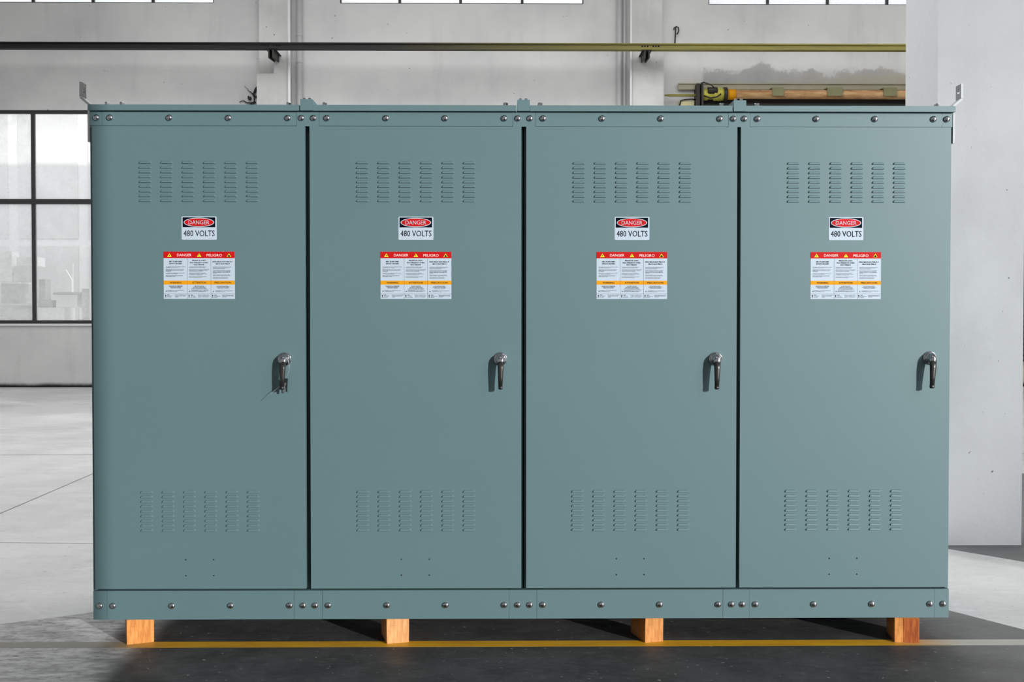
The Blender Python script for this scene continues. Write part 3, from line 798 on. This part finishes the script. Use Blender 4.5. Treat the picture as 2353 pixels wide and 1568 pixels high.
# ------------------------------------------------------------------ timber blocks under the cabinets
def block(x, y, rz, w, dpt, mat, label, split=0):
    bm = bmesh.new(); box(bm, 0, w, 0, dpt, 0, Z0)
    for v in bm.verts: v.co.x += random.uniform(-.0012, .0012); v.co.y += random.uniform(-.001, .001)
    me = mesh('timber_block', bm, M[mat], .0018)
    if split:
        me.materials.append(M['wood4'])
    o = obj('timber_block', me, None, (x, y, 0), (0, 0, rz)); tag(o, label, 'block', 'timber blocks under the cabinets')
    return o
block(.132, .004, math.radians(22), .110, .16, 'wood1', 'orange softwood block under the left end of the cabinets')
block(1.237, .006, math.radians(15), .096, .16, 'wood2', 'lightest tan softwood block under the second cabinet from left')
block(2.343, .010, math.radians(15), .083, .16, 'wood3', 'knotty softwood block under the third cabinet from left')
block(3.416, .008, math.radians(-8), .100, .16, 'wood1', 'two-tone orange and red-brown block under the right end of the cabinets')
b4 = [o for o in bpy.data.objects if o.name.startswith('timber_block')][-1]
bm = bmesh.new(); box(bm, .036, .1006, -.0012, .158, .0003, Z0-.0003)
o = obj('red_heartwood', mesh('red_heartwood', bm, M['wood4'], .001), b4); o['label'] = 'red-brown half of the block'

# ------------------------------------------------------------------ keys on the first handle
kx, kz = .8077, 1.2186
t = thing('key_bunch', 'wire loop with black fob and silver keys hanging from the leftmost handle', 'keys', (kx, -.028, kz))
bm = bmesh.new()
pts = []
for i in range(19):
    a = math.pi*.62 - i/18*math.pi*1.02
    pts.append((.0035 + .0245*math.cos(a)*.75 + .0035, -.002, -.034 + .042*math.sin(a)))
pts.append((.008, -.003, -.079))
tube(bm, pts, .0007, 6); obj('wire_loop', mesh('wire_loop', bm, M['rope']), t)
bm = bmesh.new(); box(bm, 0, .0175, -.006, .001, -.036, 0); obj('key_fob', mesh('key_fob', bm, M['black'], .002), t, (.0025, -.002, -.080), (0, .08, 0))
def key(mat, loc, rot, ln=.036):
    bm = bmesh.new()
    box(bm, -.0055, .0055, -.0012, .0012, -.011, 0)
    box(bm, -.0032, .0032, -.0011, .0011, -ln, -.011)
    for k in range(4): box(bm, .0032, .0043+.0006*(k % 2), -.0011, .0011, -.016-k*.005, -.0135-k*.005)
    o_ = obj('key', mesh('key', bm, mat, .0005), t, loc, rot); return o_
key(M['steel'], (.008, -.0105, -.098), (0, .10, 0)); key(M['zinc'], (.0035, -.004, -.108), (0, .12, 0), .032); key(M['gun'], (.011, .004, -.108), (0, -.05, 0), .030)
bm = bmesh.new(); tube(bm, [(-.004, .008, -.104), (-.022, .006, -.119), (-.045, .003, -.138), (-.078, .002, -.170)], [.0011, .0011, .0009, .0008], 6)
obj('cable_tie_tail', mesh('cable_tie_tail', bm, M['rope']), t)

# ------------------------------------------------------------------ yard outside the left window
BY = 31.0
t = thing('yard_building', 'pale building with a grid of big shuttered windows beyond the left window', 'building', (-14, BY, 0))
bm = bmesh.new(); box(bm, -8, 16, 0, 6, -.05, 12); obj('facade', mesh('facade', bm, M['outwall']), t)
for k in range(7):
    x = -7.6 + k*2.35
    for z0_, z1_ in ((.4, 3.95), (4.2, 8.6)):
        fr = obj('facade_window', mesh('facade_window', bmb((x, x+2.0, -.03, -.001, z0_, z1_)), M['outdark']), t)
o = obj('facade_band', mesh('facade_band', bmb((-8, 16, -.15, -.001, 8.7, 9.5)), M['outgrey2']), t)
def crate(px0, px1, py0, py1, y, d, mat, label, rz=0, flaps=0, name='carton'):
    x0, z1_ = at(px0, py0, y); x1, z0_ = at(px1, py1, y)
    w = x1-x0; hgt = z1_-z0_
    r_ = thing(name, label, 'box', ((x0+x1)/2, y+d/2, z0_), 'pale cartons heaped outside the left window', rz)
    bm = bmesh.new(); box(bm, -w/2, w/2, -d/2, d/2, 0, hgt); obj('carton_body', mesh('carton_body', bm, M[mat], .01), r_)
    if flaps:
        bm = bmesh.new(); box(bm, -w/2-.04, w/2+.04, -d/2-.05, d/2+.03, hgt, hgt+.04); obj('carton_lid', mesh('carton_lid', bm, M['outwhite'], .008), r_)
    return r_
oy = WY + 1.6
base = at(100, 760, oy)[1]
# a low concrete ledge outside carries the heap
bm = bmesh.new(); lz = at(100, 742, oy)[1]; box(bm, -14.5, -4, oy-.4, oy+2.6, -.05, lz)
struct('trim_5', bm, M['outgrey'])
crate(0, 62, 702, 741.5, oy, .6, 'outgrey', 'grey lidded carton at the bottom left of the heap', flaps=1)
crate(81, 148, 707, 741.5, oy, .6, 'outwhite', 'long white carton lying at the bottom of the right pane')
crate(2, 44, 652, 697.5, oy, .5, 'outgrey2', 'grey upright lidded carton on the lidded bottom-left carton', flaps=1)
crate(-30, 28, 617, 647, oy, .5, 'outwhite', 'white carton just below the brightest top-left carton')
crate(31, 62, 612, 647, oy, .4, 'outgrey', 'grey carton under the flat white one, left pane')
crate(38, 86, 591, 611.7, oy, .4, 'outwhite', 'flat white carton crossing behind the upright glazing bar')
crate(-34, 24, 578, 616.5, oy, .45, 'outwhite', 'brightest white carton on the top left of the heap', rz=.1)
crate(129, 178, 678, 706.5, oy, .5, 'outwhite', 'white carton under the flat grey board in right pane', rz=-.03)
crate(122, 186, 672, 677.5, oy, .6, 'outgrey2', 'flat grey board lying on a white carton')
crate(88, 119, 690, 706.5, oy, .4, 'outgrey2', 'small grey carton on the long white bottom carton')
crate(89, 104, 642, 689.5, oy, .3, 'outgrey2', 'narrow upright grey carton beside the glazing bar')
crate(188, 206, 664, 741.5, oy, .4, 'outgrey', 'tall narrow grey carton by the right window frame')
# a peaked white board and thin posts behind
xa, za = at(120, 648, oy+.5); xp, zp = at(144, 619, oy+.5); xb_, _ = at(158, 648, oy+.5)
bm = bmesh.new(); prism(bm, [(xa, lz), (xb_, lz), (xb_, za+.06), (xp, zp), (xa, za)], 'y', oy+.66, oy+.72)
tag(obj('peaked_board', mesh('peaked_board', bm, M['outwhite'])), 'white board with a peaked top standing in the heap', 'board')
x_, z_ = at(158, 603, oy+.55); zb_ = at(158, 655, oy+.55)[1]
bm = bmesh.new(); box(bm, x_-.012, x_+.012, oy+.76, oy+.785, lz, z_)
tag(obj('thin_post', mesh('thin_post', bm, M['outwhite'])), 'thin white post right of the peaked board', 'post')
